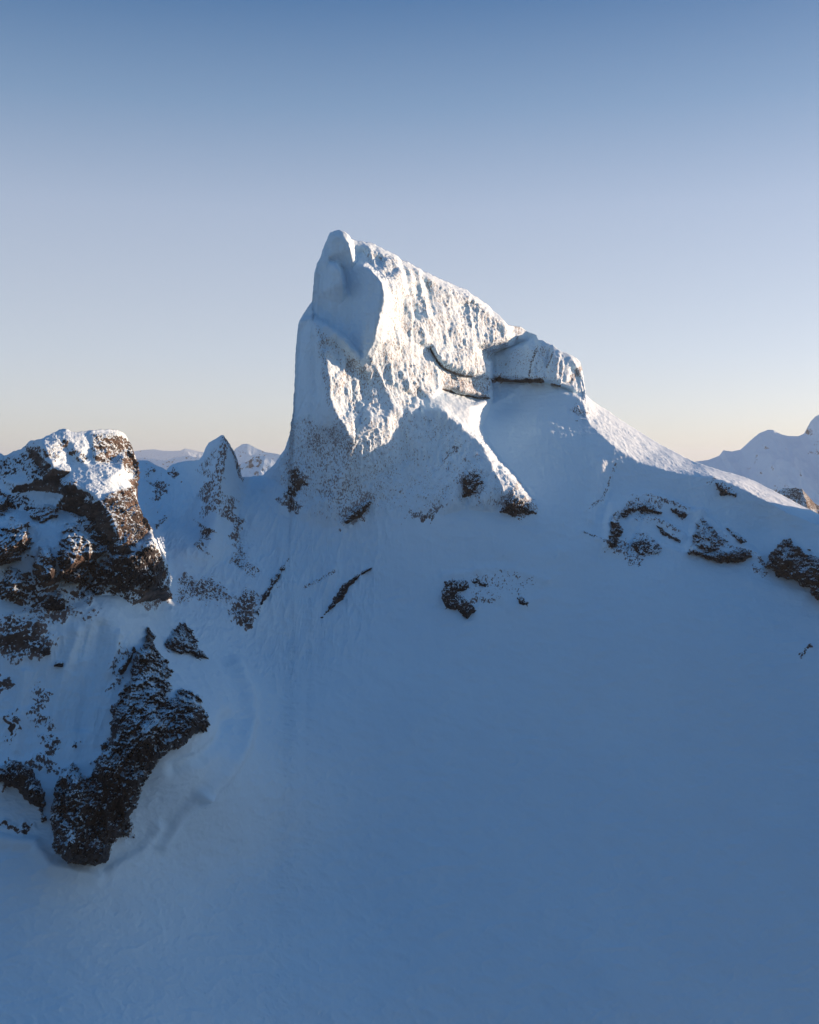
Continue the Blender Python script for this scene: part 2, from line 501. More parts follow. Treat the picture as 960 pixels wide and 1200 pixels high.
PIN = [
    [(214, 536, None), (228, 534, 684), (236, 526, 676), (245, 510, 667), (256, 507, 660), (262, 506, 657), (270, 514, 668), (279, 530, 680), (286, 552, 692), (292, 560, None)],
    [(261, 512, 655), (259, 530, 648), (256, 560, 640), (252, 600, 628), (247, 640, 606), (245, 670, None)],
    [(214, 545, None), (212, 570, None), (208, 610, None), (204, 650, None), (228, 690, None)], [(292, 600, None), (300, 640, None), (290, 680, None)],
    [(272, 560, 668), (275, 600, 656), (280, 640, 636)],
    [(243, 540, 668), (236, 580, 664), (232, 620, 640)],
]
PIN_POLY = [(214, 534), (228, 531), (236, 522), (243, 508), (262, 502), (274, 514), (284, 540), (292, 560), (292, 600), (300, 640), (290, 680), (245, 680), (228, 690), (204, 650), (208, 610), (212, 570)]


def main_depth(px, py, soft=True):
    d = base_ev(px, py)
    for lines, poly in ((TOWER, TOWER_POLY), (RIDGE, RIDGE_POLY), (PIN, PIN_POLY)):
        t = tin_eval(lines, base_ev, px, py)
        m = inside(poly, px, py) & ~np.isnan(t)
        d = np.where(m, t, d)
    return d


# painted rockiness: (kind, geometry, value, softness px)
def paint(px, py, items):
    r = np.zeros(px.shape)
    wx = px + 5 * np.sin(py * .21 + px * .05) + 2.5 * np.sin(py * .63 - px * .3)
    wy = py + 4 * np.sin(px * .17 - py * .07) + 2.5 * np.sin(px * .55 + py * .2)
    for it in items:
        if it[0] == 'e':
            _, cx, cy, rx, ry, rot, v = it
            c, s = math.cos(R(rot)), math.sin(R(rot))
            u = ((wx - cx) * c + (wy - cy) * s) / rx
            w = (-(wx - cx) * s + (wy - cy) * c) / ry
            q = np.clip(1.25 - (u * u + w * w), 0, 1) * v
        elif it[0] == 'l':          # a line of rock: points, half width
            _, pts, w, v = it
            q = v * np.clip(1.3 - edge_dist(pts, px, py, False) / w, 0, 1)
        else:
            _, poly, soft, v = it
            sd = edge_dist(poly, px, py) * np.where(inside(poly, px, py), 1, -1)
            q = v * sstep(-soft, soft, sd)
        r = np.maximum(r, q)
    return r


LIT_WALL = [(366, 372), (426, 424), (450, 385), (452, 330), (428, 308), (415, 285), (470, 300), (560, 350), (600, 385), (604, 400), (575, 420), (574, 467), (540, 465), (515, 460), (490, 475), (470, 500), (400, 505), (380, 470), (370, 400)]
LOW_WALL = [(346, 480), (400, 500), (440, 492), (470, 482), (500, 484), (520, 485), (567, 528), (630, 605), (600, 600), (545, 592), (515, 602), (480, 606), (440, 602), (412, 616), (385, 616), (340, 600), (325, 580), (335, 530)]
ROCK = [
    ('p', LIT_WALL, 6, .335),
    ('p', LOW_WALL, 8, .31),
    ('e', 385, 540, 50, 60, 0, .365), ('e', 400, 575, 40, 35, 0, .39), ('e', 420, 450, 45, 40, 0, .37),
    ('e', 347, 570, 10, 26, 25, .85), ('e', 340, 592, 14, 9, 0, .7), ('e', 412, 604, 24, 12, -45, .56), ('e', 425, 590, 18, 16, 0, .5),
    ('e', 553, 566, 22, 20, -60, .52), ('e', 600, 575, 8, 10, 0, .6), ('e', 607, 594, 28, 17, 20, .52), ('e', 500, 603, 30, 7, -10, .6), ('e', 530, 530, 6, 22, 20, .6),
    ('l', [(504, 407), (514, 424), (530, 435), (544, 438.5), (553, 440)], 2.2, .95),
    ('l', [(519, 456), (540, 462), (561, 466.5), (572, 466)], 2.0, .9),
    ('p', [(508, 420), (515, 432), (531, 440), (556, 446), (574, 446), (574, 466), (560, 466), (540, 461), (520, 454), (512, 438)], 3, .48),
    ('p', [(577, 424), (604, 408), (631, 400), (650, 408), (664, 420), (662, 450), (640, 446), (600, 446), (577, 446)], 4, .33),
    ('l', [(577, 445), (590, 445), (606, 446), (622, 445.5), (636, 445.5)], 2.2, 1.5), ('l', [(647, 449), (656, 451)], 1.6, 1.2),
    ('e', 585, 442, 8, 3.5, 0, .9), ('l', [(629, 408), (622, 428), (620, 440)], 2, .75), ('l', [(648, 414), (641, 430)], 2, .7),
    ('e', 603, 388, 10, 7, 30, .45), ('e', 675, 440, 8, 20, 0, .5),
    # ridge specks, right
    ('p', [(690, 484), (740, 512), (800, 545), (860, 562), (850, 568), (800, 556), (747, 540), (715, 520)], 4, .27), ('e', 678, 482, 9, 12, 0, .5),
    # pinnacle and left ribs
    ('l', [(262, 512), (258, 545), (253, 600)], 5, .44), ('e', 246, 545, 10, 30, 10, .36),
    ('l', [(262, 512), (272, 528), (278, 545), (283, 562)], 5, .5),
    ('e', 247, 580, 14, 34, 10, .47), ('e', 272, 610, 12, 45, -18, .52), ('e', 285, 660, 16, 32, -20, .54), ('e', 240, 625, 9, 18, -20, .72), ('e', 238, 645, 6, 14, 0, .7),
    ('e', 228, 692, 30, 20, 0, .62), ('e', 285, 712, 22, 24, 0, .66), ('e', 282, 732, 12, 8, 0, .85), ('e', 258, 700, 14, 16, 0, .55),
    ('e', 184, 575, 10, 24, 15, .62), ('e', 208, 558, 8, 9, 0, .7), ('e', 188, 614, 5, 10, 0, .9), ('e', 172, 552, 8, 14, 0, .5),
    ('e', 325, 680, 10, 30, 30, .4),
    # lower left slope
    ('e', 25, 748, 42, 30, 0, .74), ('e', 60, 716, 40, 16, 0, .58), ('e', 100, 720, 22, 8, 0, .42), ('e', 5, 805, 14, 10, 0, .7),
    ('e', 10, 855, 4, 26, 8, .75), ('e', 20, 850, 3, 22, 8, .7), ('e', 45, 830, 14, 34, 5, .52), ('e', 58, 872, 12, 26, 5, .66), ('e', 50, 895, 20, 14, 0, .62),
    ('e', 138, 775, 8, 20, 20, .5), ('e', 132, 800, 7, 20, 20, .5), ('e', 86, 873, 5, 9, 20, .8), ('e', 20, 970, 22, 6, 8, .75), ('e', 5, 910, 8, 22, 0, .6),
    ('e', 180, 706, 26, 8, 0, .55), ('e', 110, 700, 12, 9, -40, .7),
    # right rocks
    ('e', 752, 600, 36, 14, 0, .46), ('e', 735, 640, 30, 16, 0, .5), ('e', 742, 655, 22, 9, 0, .5), ('e', 830, 640, 30, 18, 0, .4), ('l', [(683, 626), (700, 634), (716, 645)], 3, .7),
    ('l', [(735, 583), (762, 582), (785, 592), (812, 600)], 5, .46), ('l', [(742, 610), (770, 612), (795, 626)], 4, .5), ('l', [(720, 648), (745, 652), (770, 650)], 5, .5), ('e', 760, 632, 26, 7, 20, .46), ('l', [(850, 640), (880, 650), (900, 668)], 4, .5),
    ('e', 600, 672, 20, 4, 5, .45), ('e', 560, 705, 14, 14, 0, .48), ('e', 610, 690, 26, 18, 0, .38), ('e', 880, 612, 10, 5, 0, .3),
    ('e', 845, 572, 20, 9, 15, .5), ('e', 944, 763, 6, 5, 0, .8), ('e', 575, 690, 48, 26, 0, .36), ('e', 890, 668, 14, 8, 0, .5), ('l', [(685, 600), (706, 585), (722, 545)], 4, .38),
    ('l', [(355, 690), (372, 683), (391, 672)], 4, .5),
]


def build_main():
    NV = 700
    top = [(x, y, x) for x, y in SKY_LEFT]
    tl = SKY_TOWER_L
    for k, (x, y) in enumerate(tl):
        top.append((x, y, 308 + 72 * k / (len(tl) - 1)))
    for x, y in SKY_TOWER_T:
        top.append((x, y, 384 + (x - 387) * (240 / 244.)))
    for k, (x, y) in enumerate(SKY_BLOCK):
        top.append((x, y, 628 + 60 * k / (len(SKY_BLOCK) - 1)))
    for x, y in SKY_RIDGE:
        top.append((x, y, x))
    top = np.array(top, float)
    s = np.concatenate([[0], np.cumsum(np.hypot(np.diff(top[:, 0]), np.diff(top[:, 1])) * 0.55 + np.abs(np.diff(top[:, 2])) * .45)])
    NU = int(s[-1] * 1.12)
    u = np.linspace(0, s[-1], NU)
    tx, ty, bx = [np.interp(u, s, top[:, k]) for k in range(3)]
    # fine roughness of the skyline itself
    j = fbm(np.stack([u, 0 * u, 0 * u], -1), 9, 4, 5)
    jit = j * 1.6 * np.interp(bx, [0, 380, 640, 690, 760], [1, 1.2, 1.2, .8, .3])
    t = np.linspace(0, 1, NV)
    t = 0.55 * t + 0.45 * t ** 2.2
    PX = tx[None] * (1 - t[:, None]) + bx[None] * t[:, None]
    PY = ty[None] * (1 - t[:, None]) + 1300 * t[:, None]
    PY = PY + jit[None] * np.exp(-(PY - ty[None]) / 6.0)
    D = main_depth(PX, PY)
    B0 = base_ev(PX, PY)
    sm = B0 + blur(D - B0, 1.2)
    big = B0 + blur(D - B0, 5)
    towerish = inside([(300, 250), (700, 380), (700, 470), (640, 610), (290, 620)], PX, PY)
    wide = blur(towerish.astype(float), 6)
    D = sm * wide + big * (1 - wide)
    # keep the light/shade edge of the right ridge fairly sharp
    fold = [(x, y) for x, y, _ in RIDGE[1]]
    wf = np.exp(-(edge_dist(fold, PX, PY, False) / 10) ** 2)
    D = D * (1 - wf) + sm * wf
    P = unproject(PX, PY, D)
    n = grid_normals(P)
    flip = (n[..., 1] > 0).mean() > .5
    if flip:
        n = -n
    rock = paint(PX, PY, ROCK)
    rough = blur(np.clip((rock - .24) * 2.2, 0, 1), 3)
    tow = inside(TOWER_POLY, PX, PY).astype(float)
    shelf = inside([(486, 474), (505, 462), (572, 468), (562, 486), (560, 510), (540, 494), (519, 478)], PX, PY)
    shade = inside([(350, 376), (366, 353), (376, 301), (390, 268), (412, 275), (412, 290), (426, 310), (448, 328), (444, 380), (428, 420), (405, 396), (366, 375)], PX, PY)
    tow = np.where(shelf, 0, np.where(shade, .8, tow))
    tow = blur(tow, 4)
    edge = sstep(0, 12, (PY - ty[None]))           # silhouettes stay where they were traced
    lit = blur(inside(LIT_WALL, PX, PY).astype(float), 4)
    disp = tow * (1.25 * fbm(P, (10, 14, 46), 3, 11, .45, True) + .6 * fbm(P, (4.2, 4.5, 9), 4, 21, .62, True) + .55 * fbm(P, 2.2, 2, 31))
    mod = .35 + 1.1 * sstep(-.25, .3, fbm(P, (22, 22, 26), 3, 15))
    disp = disp * np.where(lit > .05, 1 - lit + lit * mod, 1)
    for pts, w, a in [(p_, w_, a_ * .62) for p_, w_, a_ in (([(472, 306), (478, 335), (487, 372)], 4, -2.6), ([(497, 320), (503, 345), (513, 374)], 5, -3.2), ([(462, 300), (470, 330), (482, 370), (502, 404)], 4, 2.2),
                      ([(488, 318), (492, 345), (500, 372)], 3.5, 2.2), ([(524, 336), (530, 365), (534, 390)], 5, 1.6), ([(440, 430), (452, 460), (466, 484)], 4, 2.4), ([(470, 440), (484, 465), (496, 482)], 4, 2.4),
                      ([(427, 440), (424, 468)], 4.5, -3.0), ([(410, 425), (405, 452)], 3.5, -2.2), ([(460, 455), (466, 474)], 4, -2.2), ([(440, 292), (452, 318), (458, 345)], 5, -2.0), ([(552, 356), (548, 385), (556, 415)], 5, 1.4),
                      ([(645, 409), (640, 438)], 2.5, -2.2), ([(655, 413), (650, 444)], 2.5, 1.6), ([(664, 420), (660, 446)], 2.2, -2.2), ([(672, 428), (670, 450)], 2.5, 1.6), ([(677, 432), (677, 455)], 2, -1.8),
                      ([(628, 404), (622, 430), (620, 440)], 2.2, -1.6), ([(400, 290), (398, 306)], 4, .8), ([(392, 340), (390, 370)], 6, 1.6), ([(420, 340), (418, 385)], 6, -1.6), ([(433, 335), (430, 385)], 4, 1.2),
                      ([(380, 320), (376, 350)], 5, -1.2), ([(360, 395), (358, 450), (362, 490)], 5, 1.5), ([(368, 400), (370, 460)], 4, -1.5))]:
        disp = disp + a * np.exp(-(edge_dist(pts, PX, PY, False) / w) ** 2)
    scaly = blur(inside([(338, 480), (395, 490), (450, 500), (470, 560), (440, 608), (410, 620), (340, 600), (325, 560)], PX, PY).astype(float), 7)
    lowall = blur(inside(LOW_WALL, PX, PY).astype(float), 5)
    disp = disp + scaly * 1.1 * fbm(P, (4.5, 4.5, 1.7), 3, 37, .6, True) + lowall * (1.6 * fbm(P, (7, 9, 30), 3, 38, .55, True) + .5 * fbm(P, (3, 3, 3), 3, 39, .6))
    disp = disp + lit * 0.55 * fbm(P, (2.6, 2.6, 5.2), 2, 35, .6)
    rl = rough * (1 - tow)
    near = (tow > .05) | (rl > .05)
    fc = np.zeros(PX.shape)
    Pn = P[near]
    fc[near] = facets(Pn, (9, 9, 13), 5, 1.0) + .45 * facets(Pn, (3.6, 3.6, 4.6), 6, 1.0)
    darker = sstep(.5, .85, rock)
    disp += fc * (tow * (.42 + .8 * darker) + rl * 1.3)
    disp += rl * (3.2 * fbm(P, (18, 18, 14), 3, 41, .5, True) + 1.6 * fbm(P, 5.5, 3, 45, .6, True) + .7 * fbm(P, 2.2, 2, 51))
    snow = (1 - np.maximum(tow, rl))
    # broad wind relief and fall-line fluting of the snow
    upper = sstep(900, 600, PY)
    flutes = blur(inside([(160, 545), (460, 600), (440, 760), (330, 800), (200, 740), (150, 640)], PX, PY).astype(float), 8)
    flutes = np.maximum(flutes, blur(inside([(-100, 750), (120, 735), (190, 715), (150, 770), (110, 880), (60, 900), (-100, 890)], PX, PY).astype(float), 6))
    right = blur(inside([(640, 480), (760, 560), (860, 600), (800, 680), (640, 640)], PX, PY).astype(float), 8)
    disp += snow * (2.3 * fbm(P, (70, 70, 70), 4, 61, .55) + (upper * .45 + .9 * flutes + .12 * right) * fbm(P, (6, 26, 26), 4, 71, .6, True)
                    + .5 * fbm(P, (14, 5, 4), 4, 73, .65) + .75 * fbm(P, (22, 12, 9), 4, 74, .6, True))
    for pts, w, a in (([(236, 930), (262, 905), (282, 876), (291, 845), (288, 812), (276, 782)], 9, 4.6), ([(205, 900), (236, 888), (258, 866), (266, 842)], 8, -3.6),
                      ([(188, 990), (205, 960), (232, 930)], 7, 3.0), ([(130, 1020), (160, 1000), (182, 968)], 7, 2.4), ([(0, 985), (40, 990), (58, 1015), (110, 1030)], 8, 2.2), ([(118, 735), (108, 790), (96, 850)], 8, -2.5), ([(90, 740), (72, 800), (62, 850)], 6, 2.2), ([(135, 745), (128, 790)], 6, 2.0), ([(30, 790), (25, 840), (20, 880)], 6, 2.2), ([(700, 640), (640, 655), (590, 645)], 9, 1.0), ([(300, 575), (330, 640), (345, 720)], 7, 1.0),
                      ([(400, 622), (385, 680), (350, 760)], 8, 1.0), ([(940, 700), (900, 690), (860, 672)], 8, 1.2),
                      ([(722, 602), (738, 588), (762, 584), (790, 594), (815, 604)], 6, 2.4), ([(716, 596), (712, 615), (712, 640)], 5, 2.6), ([(740, 612), (775, 612), (800, 630)], 5, 2.0), ([(745, 640), (775, 642), (800, 652)], 5, 1.6),
                      ([(728, 650), (716, 646), (700, 636), (680, 626)], 4, 1.5), ([(822, 602), (812, 625), (808, 648)], 5, 2.0), ([(822, 602), (850, 628), (872, 640), (890, 655)], 5, 1.8), ([(755, 600), (745, 622), (735, 640)], 5, -1.8),
                      ([(705, 545), (700, 575), (690, 610)], 5, 1.4), ([(722, 548), (712, 580)], 5, -1.2), ([(560, 670), (600, 668), (640, 682)], 5, 1.3), ([(575, 695), (600, 715), (640, 700)], 6, .9), ([(520, 676), (560, 672), (575, 680)], 4, 1.2), ([(178, 560), (196, 640), (214, 700)], 8, -1.5)):
        disp += a * np.exp(-(edge_dist(pts, PX, PY, False) / w) ** 2)
    disp *= .35 + .65 * edge
    P = P + n * disp[..., None]
    nn = grid_normals(P)
    if flip:
        nn = -nn
    # the far side: skirt rows falling away behind the skyline
    NB = 14
    rows, rrock = [], []
    f = np.linspace(0, 1, NB + 1)[1:]
    towcol = (bx > 310) & (bx < 688)
    hz = np.interp(bx, [0, 290, 312, 384, 500, 628, 688, 720], [0, 0, 60, 190, 150, 90, 10, 0])
    for k, q in enumerate(f):
        back = 3 + 260 * q ** 1.8
        tk = 70.
        b1 = np.where(towcol, np.minimum(back, tk) + np.maximum(0, back - tk) * .8, back)
        down = np.where(towcol, 60 * (back / 260) ** 2 + hz * sstep(.35, .8, q), 0) + np.interp(back, [0, 20, 260], [0, 8, 190])
        row = P[0].copy()
        row[:, 1] += b1
        row[:, 0] += b1 * (P[0, :, 0] / P[0, :, 1])
        row[:, 2] -= down
        row += (fbm(row, 30, 4, 91, .5, True) * np.minimum(back * .12, 6))[:, None] * np.array([0.4, 0, 1.0])
        rows.append(row)
        rrock.append(np.where(towcol, .4, .2))
    B = np.array(rows)[::-1]
    A = np.concatenate([B, P], 0)
    # the mountain goes on below the picture, down to the valley
    low = []
    for q in (60, 160, 320, 560, 900):
        row = P[-1].copy()
        row[:, 1] -= q * .9
        row[:, 2] -= q * .62
        low.append(row)
    A = np.concatenate([A, np.array(low)], 0)
    RK = np.concatenate([np.array(rrock)[::-1], rock, np.zeros((len(low), NU))], 0)
    NN = grid_normals(A)
    if flip:
        NN = -NN
    q = quad_index(A.shape[0], NU)
    if not flip:
        q = q[..., ::-1]
    # which faces belong to which body
    cx = np.zeros(q.shape[:2]) - 999
    cy = cx.copy()
    pcx = (PX[:-1, :-1] + PX[1:, 1:]) / 2
    pcy = (PY[:-1, :-1] + PY[1:, 1:]) / 2
    cx[NB:NB + NV - 1] = pcx
    cy[NB:NB + NV - 1] = pcy
    colmid = (bx[:-1] + bx[1:]) / 2
    wx = cx + 2.5 * np.sin(cy * .4) + 2 * np.sin(cy * .9 + cx)
    wy = cy + 2.5 * np.sin(cx * .33) + 1.5 * np.sin(cx * .8)
    peak = inside([(314, 550), (325, 520), (330, 380), (355, 345), (380, 255), (415, 255), (500, 300), (600, 362), (640, 385), (634, 398), (604, 407), (583, 415), (574, 422), (574, 467),
                   (560, 470), (522, 464), (500, 466), (486, 474), (519, 481), (533, 491), (548, 507), (567, 526), (585, 547), (604, 566), (629, 596), (628, 604), (600, 604), (580, 596), (545, 592),
                   (515, 604), (480, 610), (440, 604), (412, 619), (385, 616), (350, 606), (325, 594)], wx, wy)
    block = inside([(574, 424), (583, 416), (604, 407), (631, 396), (660, 405), (690, 415), (692, 466), (672, 458), (660, 453), (637, 448.5), (600, 450), (575, 448)], cx, cy)
    pin = inside([(233, 538), (233, 505), (285, 500), (285, 560), (292, 600), (300, 650), (285, 690), (262, 660), (240, 665), (226, 620), (233, 570)], wx, wy)
    sky_rows = np.zeros(q.shape[:2], bool)
    sky_rows[:NB] = True
    cm = np.broadcast_to(colmid, q.shape[:2])
    peak |= sky_rows & (cm > 314) & (cm < 626)
    block |= sky_rows & (cm >= 626) & (cm < 688)
    pin |= sky_rows & (cm > 234) & (cm < 283)
    block &= ~peak
    knob = peak & inside([(384, 262), (411, 262), (414, 285), (415, 310), (400, 306), (384, 304), (372, 306)], wx, wy)
    shelf_ = peak & ~knob & inside([(489, 474), (504, 467), (522, 465), (560, 470), (575, 467), (575, 490), (580, 520), (567, 526), (548, 507), (533, 491), (519, 481), (503, 481)], wx, wy)
    foot = peak & ~knob & ~shelf_ & inside([(290, 500), (345, 490), (385, 484), (404, 500), (440, 492), (470, 480), (492, 487), (518, 481), (531, 491), (548, 507), (567, 525), (590, 545), (640, 600), (640, 640), (290, 640)], wx, wy)
    peak0 = peak
    peak = peak & ~(knob | shelf_ | foot)
    pin &= ~peak0 & ~block
    rest = ~(peak0 | block | pin)
    for name, mask, mat, kw in (
            ('snow_slope', rest, M_SLOPE, dict(label='broad shaded blue snow slope falling below the peak, with sunlit crest', kind='structure')),
            ('rock_peak', peak, M_PEAK, dict(label='tall fin-shaped summit tower plastered in rime ice, sunlit on one side', cat='mountain peak', kind='thing')),
            ('rock_buttress', block, M_PEAK, dict(label='squat ribbed rock block at the end of the summit crest with a dark undercut', cat='rock block', kind='thing')),
            ('rock_pinnacle', pin, M_SLOPE, dict(label='small shaded snowy pinnacle standing in the saddle beside the tall peak', cat='pinnacle', kind='thing'))):
        o = mesh_from(name, A, q[mask], mat, RK, NN)
        tag(o, **kw)
        if name == 'rock_peak':
            for pn, pm, pmat, pl in (('summit_knob', knob, M_PEAK, None), ('snow_shelf', shelf_, M_SLOPE, 'smooth sunlit snow shelf under the overhang'), ('lower_wall', foot, M_PEAK, 'shaded lower wall speckled with dark rock')):
                tag(mesh_from(pn, A, q[pm], pmat, RK, NN, parent=o), pl)


HALO = [
    ([(173, 737), (160, 767), (147, 800), (135, 830), (128, 850), (120, 875), (112, 890), (104, 915), (98, 905), (90, 892), (80, 895), (70, 905), (64, 930), (58, 960), (60, 990), (72, 1006), (90, 1015), (110, 1016), (127, 1010), (133, 990), (157, 982), (153, 957), (163, 935), (178, 900), (198, 884), (225, 866), (247, 850), (242, 830), (232, 813), (214, 808), (198, 815), (204, 792), (190, 767), (180, 750)], 15.0),
    ([(196, 744), (217, 728), (226, 740), (233, 757), (250, 776), (230, 771), (207, 767), (193, 756)], 7.0),
    ([(0, 897), (17, 888), (37, 900), (46, 915), (53, 935), (57, 963), (49, 966), (38, 942), (20, 926), (0, 918), (-20, 915), (-20, 893)], 9.0),
    ([(45, 764), (53, 750), (58, 756), (62, 768), (52, 770)], 4.0),
    ([(62, 781), (68, 773), (77, 776), (75, 783)], 3.0),
    ([(137, 786), (149, 770), (156, 758), (160, 764), (150, 780), (141, 792)], 4.0),
    ([(341, 651), (336, 668), (322, 688), (312, 705), (303, 722), (297, 718), (306, 700), (318, 680), (328, 663)], 5.0),
    ([(441, 662), (424, 676), (410, 691), (396, 709), (377, 729), (373, 723), (387, 705), (400, 687), (418, 671)], 4.0),
    ([(520, 681), (535, 677), (549, 681), (553, 690), (541, 695), (552, 705), (559, 716), (548, 727), (536, 716), (520, 716), (517, 699)], 4.0),
    ([(549, 676), (562, 676), (575, 684), (570, 689), (553, 684)], 3.0),
    ([(605, 700), (613, 697), (623, 705), (620, 713), (606, 712)], 2.5),
    ([(724, 604), (728, 594), (742, 584), (762, 586), (781, 603), (770, 604), (752, 602), (738, 603), (730, 606)], 5.0),
    ([(711, 636), (712, 612), (719, 597), (728, 606), (730, 622), (724, 640), (716, 645)], 8.0),
    ([(762, 610), (776, 617), (801, 634), (797, 638), (776, 627)], 4.0),
    ([(806, 650), (811, 622), (822, 603), (836, 616), (852, 632), (843, 642), (828, 652)], 7.0),
    ([(808, 645), (828, 646), (852, 645), (872, 640), (886, 652), (866, 660), (842, 658), (818, 653)], 6.0),
    ([(838, 565), (850, 569), (866, 577), (864, 584), (845, 581)], 4.0),
    ([(895, 665), (900, 648), (909, 634), (925, 631), (940, 644), (960, 654), (1000, 668), (1040, 700), (1020, 725), (960, 700), (940, 690), (918, 676)], 11.0),
]
ROCK += [('p', p, 6 + h * .5, .44) for p, h in HALO]
build_main()
print('defs', round(time.time() - T0, 1))


# ------------------------------------------------------------------ crag ridge on the left (its own body, nearer than the saddle)
CRAG_SKY = [(-120, 566), (-60, 545), (-20, 536), (0, 531), (5, 534), (9, 533), (16, 529), (25, 526), (31, 521), (37, 516), (50, 514), (57, 510), (65, 506), (70, 503), (75, 502), (80, 504), (86, 507), (93, 506),
            (100, 505), (117, 504), (127, 503.5), (137, 504), (143, 506), (147, 510), (152, 518), (155, 526), (159, 537), (161, 548), (160, 557), (156, 564), (158, 576), (162, 590), (166, 604), (171, 613), (179, 621), (177, 629), (184, 637), (190, 650), (190, 664), (195, 678), (196, 690)]
CR = [
    [(-130, 558, 545), (-60, 537, 535), (0, 523, 530), (7, 526, 531), (25, 518, 530), (36, 509, 528), (50, 507, 525), (64, 499, 524), (76, 494, 524), (88, 499, 528), (118, 496, 540), (140, 496, 552), (154, 506, 556),
     (164, 530, 556), (172, 562, 550), (182, 598, 542), (190, 625, 534), (201, 660, 520), (206, 700, None)],
    # upper lit snow patch and its crest
    [(50, 516, 508), (54, 528, 500), (54, 540, 497), (62, 547, 494), (74, 551, 495)],
    [(62, 508, 516), (70, 514, 514), (78, 526, 513), (84, 543, 508)],
    [(77, 507, 519), (84, 518, 515), (91, 532, 511), (97, 544, 507)], [(99, 508, 526), (106, 520, 523), (108, 534, 518)],
    [(106, 508, 527), (110, 524, 521), (113, 542, 512)], [(124, 512, 534), (138, 512, 542), (146, 528, 546), (151, 545, 542)], [(130, 530, 532), (128, 543, 522)],
    # dome brow and back edge
    [(60, 555, 496), (85, 552, 498), (105, 550, 503), (125, 548, 508), (142, 550, 513), (152, 562, 518), (158, 580, 519), (165, 600, 517), (176, 622, 514)],
    [(76, 571, 487), (92, 572, 486), (105, 576, 485), (114, 584, 482), (124, 596, 479), (132, 612, 476), (138, 628, 473), (142, 645, 471)],
    [(128, 562, 500), (134, 580, 492), (142, 605, 484), (150, 625, 482), (158, 640, 480)],
    [(76, 580, 496), (95, 592, 494), (106, 610, 491), (118, 628, 486), (128, 645, 478)],
    # shelf and band on the left side
    [(0, 560, 520), (25, 555, 516), (48, 549, 512)], [(-40, 590, 516), (12, 578, 510), (40, 575, 507), (70, 578, 503)], [(20, 568, 506), (45, 565, 503), (70, 566, 499)],
    [(0, 600, 506), (30, 600, 502), (62, 598, 499), (78, 600, 500)], [(-60, 625, 476), (-20, 615, 478), (20, 607, 482), (48, 618, 478), (70, 610, 484)],
    [(0, 660, 462), (40, 645, 466), (70, 640, 468), (92, 655, 470)],
    # middle band
    [(95, 665, 482), (115, 658, 479), (140, 656, 477), (162, 646, 477), (178, 634, 482), (188, 650, 492)], [(100, 686, 479), (120, 684, 480), (150, 684, 482), (180, 688, 494), (193, 692, 508)],
    [(-130, 700, 458), (0, 690, 458), (50, 690, 460), (88, 693, 466)],
    [(-130, 790, None), (0, 740, None), (60, 735, None), (110, 722, None), (150, 712, None), (190, 706, None), (206, 702, None)],
]
CRAG_ROCK = [
    ('p', [(-130, 540), (60, 495), (150, 495), (215, 700), (150, 740), (-130, 780)], 5, .235),
    ('p', [(-130, 558), (0, 536), (25, 530), (50, 520), (50, 545), (20, 560), (-130, 600)], 5, .45),
    ('e', 55, 557, 36, 10, 12, .74), ('e', 52, 600, 22, 9, 5, .66), ('e', 22, 590, 22, 8, 0, .5), ('e', 5, 590, 10, 20, 0, 1.0), ('e', 78, 570, 14, 8, 10, .8),
    ('e', 70, 528, 20, 12, 0, .5), ('e', 90, 535, 12, 14, 0, .55), ('p', [(105, 508), (140, 506), (156, 530), (165, 562), (150, 556), (140, 546), (110, 545)], 5, .60), ('e', 155, 545, 8, 30, -15, .9),
    ('p', [(78, 584), (96, 582), (112, 590), (130, 606), (140, 640), (130, 646), (112, 634), (92, 615), (78, 600)], 4, .92),
    ('p', [(114, 590), (126, 580), (140, 574), (152, 572), (160, 592), (176, 618), (162, 640), (142, 648), (134, 612)], 4, 1.05), ('e', 110, 628, 18, 10, 40, .55),
    ('e', 172, 590, 9, 50, -18, .8),
    ('e', 30, 690, 60, 22, 0, .6), ('e', 10, 722, 26, 12, 0, .66), ('e', 90, 690, 24, 14, 0, .6), ('e', 150, 690, 40, 6, 0, .5), ('e', 140, 665, 40, 12, 0, .42), ('e', 189, 668, 6, 24, 0, .95), ('e', 60, 712, 30, 10, 0, .6),
]


